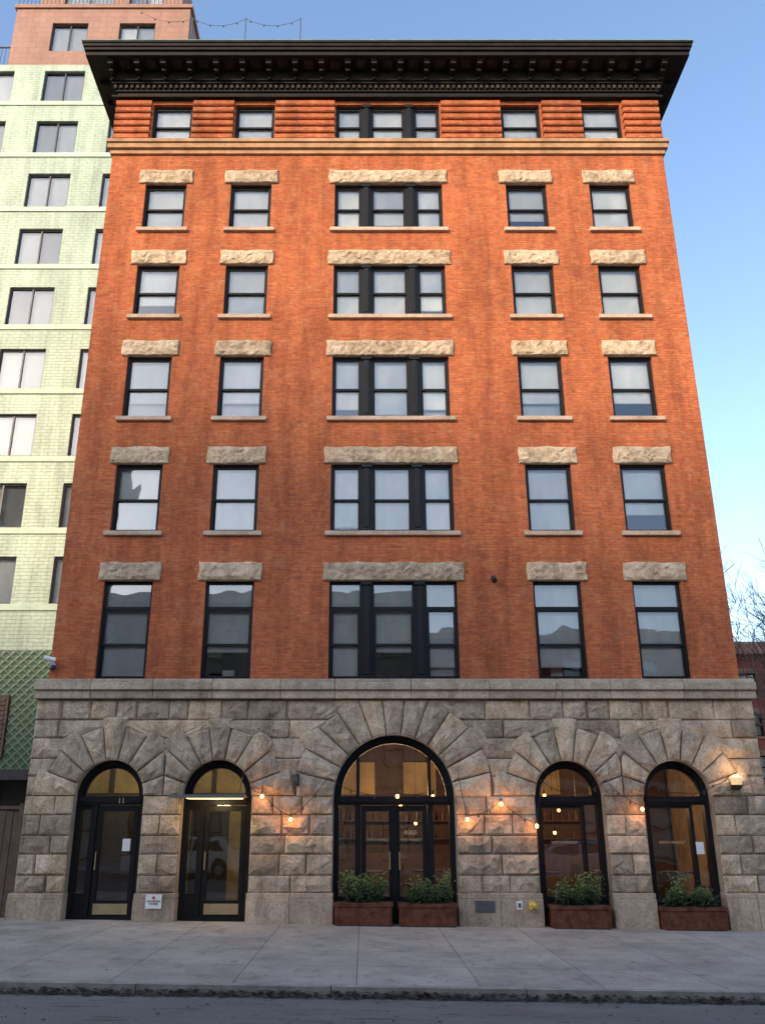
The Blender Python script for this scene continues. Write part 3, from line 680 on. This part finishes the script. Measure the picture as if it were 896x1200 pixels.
for a,b,c,e in up: simplewin(fr,gl,sh,a,b,c,e,GY+.9)
for i in range(60):
    x=-26+i*.175
    fr.box(x,x+.02,GY+.1,GY+.12,33.2,34.3)
fr.box(-26,-15.6,GY+.08,GY+.14,34.3,34.35)
for i in range(44):
    x=-15.6+i*.18; fr.box(x,x+.02,GY+.05,GY+.07,36.7,37.7)
fr.box(-15.6,-7.8,GY+.03,GY+.09,37.7,37.75)
fr.build("window_frames_and_railings",[M_steel],G);gl.build("window_panes",[M_glass],G);sh.build("window_shades",[M_shade],G)
mb=MB(); mb.box(-26,-7.8,GY-.02,GY+.3,3.45,7.4); mb.build("green_lattice_tiles",[M_latt],G)
mb=MB(); mb.box(-26,-7.7,GY-1.6,GY-.03,3.15,3.45); mb.box(-26,-7.8,GY+.1,GY+.3,0,3.45,1)
for i in range(8): mb.box(-25+i*2.2,-24.9+i*2.2,GY,GY+.1,0,3.15)
mb.box(-12.7,-11.7,GY-.1,GY-.03,3.9,5.9,2)
for i in range(12): mb.box(-12.6,-11.8,GY-.13,GY-.1,4.0+i*.155,4.08+i*.155,2)
mb.build("entrance_canopy_and_shutter",[M_steel,M_intdark,M_wood],G)
# ------------------------------------------------------------------ generic buildings
def generic(name,x0,x1,yf,dep,h,mat,floors,bays,sg=1,trim=M_lime,ww=1.1,wh=1.7,g0=3.8):
    P=empty(name); yb=yf+sg*dep; mb=MB(); ops=[]; fh=(h-g0-.8)/floors
    for i in range(floors):
        for k in range(bays):
            c=x0+(x1-x0)*(k+.5)/bays; zz=g0+fh*i+.7; ops.append((c-ww/2,c+ww/2,zz,min(zz+wh,g0+fh*(i+1)-.2)))
    for k in range(bays):
        c=x0+(x1-x0)*(k+.5)/bays; ops.append((c-ww*.62,c+ww*.62,.3,2.9))
    facade(mb,x0,x1,-1,h,ops,yf,.2,0,sg)
    mb.face([(x0,yf,-1),(x0,yb,-1),(x0,yb,h),(x0,yf,h)]);mb.face([(x1,yf,-1),(x1,yb,-1),(x1,yb,h),(x1,yf,h)]);mb.face([(x0,yb,-1),(x1,yb,-1),(x1,yb,h),(x0,yb,h)]);mb.face([(x0,yf,h),(x1,yf,h),(x1,yb,h),(x0,yb,h)])
    mb.build("walls",[mat],P)
    fr=MB();gl=MB();sh=MB();tr=MB()
    for a,b,c,e in ops:
        simplewin(fr,gl,sh,a,b,c,e,yf+sg*.1,1,sg); fr.box(a+.06,b-.06,min(yf+sg*.1,yf+sg*.16),max(yf+sg*.1,yf+sg*.16),(c+e)/2-.03,(c+e)/2+.03)
        ya,yb2=sorted((yf-sg*.06,yf+sg*.1)); tr.box(a-.12,b+.12,ya,yb2,e+.003,e+.25); tr.box(a-.1,b+.1,ya,yb2,c-.12,c-.003)
    ya,yb2=sorted((yf-sg*.5,yf+sg*.1)); tr.box(x0,x1,ya,yb2,h-.1,h+.5)
    ya,yb2=sorted((yf-sg*.15,yf+sg*.1)); tr.box(x0,x1,ya,yb2,g0-.3,g0)
    fr.build("window_frames",[M_black],P);gl.build("window_panes",[M_glass],P);sh.build("window_shades",[M_shade],P);tr.build("trim",[trim],P,.01)
generic("red_brick_house",17.5,34,24,14,9.9,M_redb,3,6,1,M_terra,1.0,1.6,3.2)
generic("red_brick_house",34.2,55,26,14,13,M_brickdark,4,7,1)
generic("brownstone_row_house",-42,-15,-24,12,11.5,M_brickdark,3,9,-1)
generic("limestone_townhouse",-14.9,3,-24,12,12.5,M_lime,3,6,-1)
generic("brick_row_house",3.1,22,-24,12,10.5,M_redb,3,6,-1)
generic("limestone_townhouse",22.1,44,-24,12,12,M_lime,3,7,-1)
generic("unseen_shading_tower",-112,-56,-80,20,55.5,M_lime,14,14,-1)  # unseen towers added behind the camera to shade the lower brick softly
generic("unseen_shading_tower",-56,-36,-82,20,53.5,M_brickdark,13,6,-1)
# ------------------------------------------------------------------ parked cars on the near side (seen in the shop glass)
def car(cx,cy,col):
    C=empty("parked_car"); L=4.5; W=1.82; zg=cx*SL-.11; x0=cx-L/2
    prof=[(0,.35),(.02,.62),(.12,.82),(1.05,.98),(1.75,1.46),(2.1,1.52),(3.2,1.52),(3.75,1.42),(4.2,1.05),(4.42,.98),(4.5,.7),(4.47,.35)]
    mb=MB(); n=len(prof)
    def pt(p,s,wz):
        x,z=p; k=1 if z<.99 else 1-.17*(z-.98)/.54
        return (x0+x,cy+s*W/2*k*wz,zg+z)
    for s in(-1,1):
        mb.face([pt(p,s,1) for p in prof[:4]]+[pt(prof[8],s,1)]+[pt(p,s,1) for p in prof[9:]],0)
        mb.face([pt(prof[3],s,1.0),pt(prof[4],s,1),pt(prof[5],s,1),pt(prof[6],s,1),pt(prof[7],s,1),pt(prof[8],s,1)],0)
        y=cy+s*(W/2*.93+.012)
        mb.face([(x0+1.38,y+s*.045,zg+1.03),(x0+1.85,y-s*.05,zg+1.42),(x0+2.5,y-s*.05,zg+1.44),(x0+2.5,y+s*.045,zg+1.03)],1);mb.face([(x0+2.58,y+s*.045,zg+1.03),(x0+2.58,y-s*.05,zg+1.44),(x0+3.5,y-s*.05,zg+1.40),(x0+3.85,y+s*.045,zg+1.06)],1)
        for wx in(.88,3.6):
            mb.tube((x0+wx,cy+s*(W/2+.005),zg+.35),(x0+wx,cy+s*(W/2-.2),zg+.35),.40,.40,24,2); mb.tube((x0+wx,cy+s*(W/2+.012),zg+.33),(x0+wx,cy+s*(W/2-.1),zg+.33),.33,.33,24,2); mb.tube((x0+wx,cy+s*(W/2+.02),zg+.33),(x0+wx,cy+s*(W/2),zg+.33),.2,.22,12,3)
        mb.box(x0+1.35,x0+1.5,min(cy+s*W/2,cy+s*(W/2+.16)),max(cy+s*W/2,cy+s*(W/2+.16)),zg+1.0,zg+1.13,0)
    for i in range(n-1):
        m=1 if i in(3,7) else 0
        mb.face([pt(prof[i],-1,1),pt(prof[i],1,1),pt(prof[i+1],1,1),pt(prof[i+1],-1,1)],m)
    mb.face([pt(prof[0],-1,1),pt(prof[0],1,1),pt(prof[-1],1,1),pt(prof[-1],-1,1)],2)
    for s in(-1,1): mb.box(x0-.01,x0+.1,cy+s*.62-.18,cy+s*.62+.18,zg+.62,zg+.76,3); mb.box(x0+4.42,x0+4.51,cy+s*.66-.15,cy+s*.66+.15,zg+.78,zg+.92,4)
    mb.box(x0-.012,x0+.05,cy-.4,cy+.4,zg+.42,zg+.58,2)
    mb.build("car_body",[col,plain("car_glass",(.02,.025,.03),.05,0,0),plain("tyre_rubber",(.02,.02,.02),.8),plain("wheel_alloy",(.5,.5,.52),.3,.8),plain("tail_lamp",(.35,.02,.02),.3)],C)
car(-6.6,-15.1,plain("white_car_paint",(.75,.76,.76),.25,0,.03)); car(7.6,-15.1,plain("silver_car_paint",(.45,.47,.5),.25,.4,.03))
# ------------------------------------------------------------------ bare trees
def tree(x,y,h,seed,name="bare_street_tree",dens=.8,top=6):
    r=random.Random(seed); mb=MB()
    def br(p,d,l,rad,dep):
        n=3 if dep>1 else 2
        for i in range(n):
            d2=(d+Vector((r.uniform(-.22,.22),r.uniform(-.22,.22),r.uniform(-.08,.16)))).normalized(); q=p+d2*l/n; r2=rad*(1-.28/n)
            mb.tube(p,q,rad,r2,8 if dep>4 else(5 if dep>2 else 3)); 
            if dep<6 and dep>0 and i<n-1 and r.random()<dens: side(q,d2,l*.66,r2*.55,dep-1)
            p,d,rad=q,d2,r2
        if dep>0:
            for k in range(2 if r.random()<.5 else 3): side(p,d,l*r.uniform(.72,.9),rad*r.uniform(.6,.75),dep-1)
    def side(p,d,l,rad,dep):
        a=r.uniform(0,6.28); u=d.orthogonal().normalized(); w_=d.cross(u); k=r.uniform(.45,.85)
        br(p,(d+(u*math.cos(a)+w_*math.sin(a))*k+Vector((0,0,.06))).normalized(),l,max(rad,.010),dep)
    br(Vector((x,y,x*SL-.1)),Vector((0,0,1)),h*.29,h*.017,top)
    T=empty(name); mb.build("trunk_and_branches",[M_bark],T)
tree(16.7,10,12.6,3); tree(19.0,17,12.5,11)
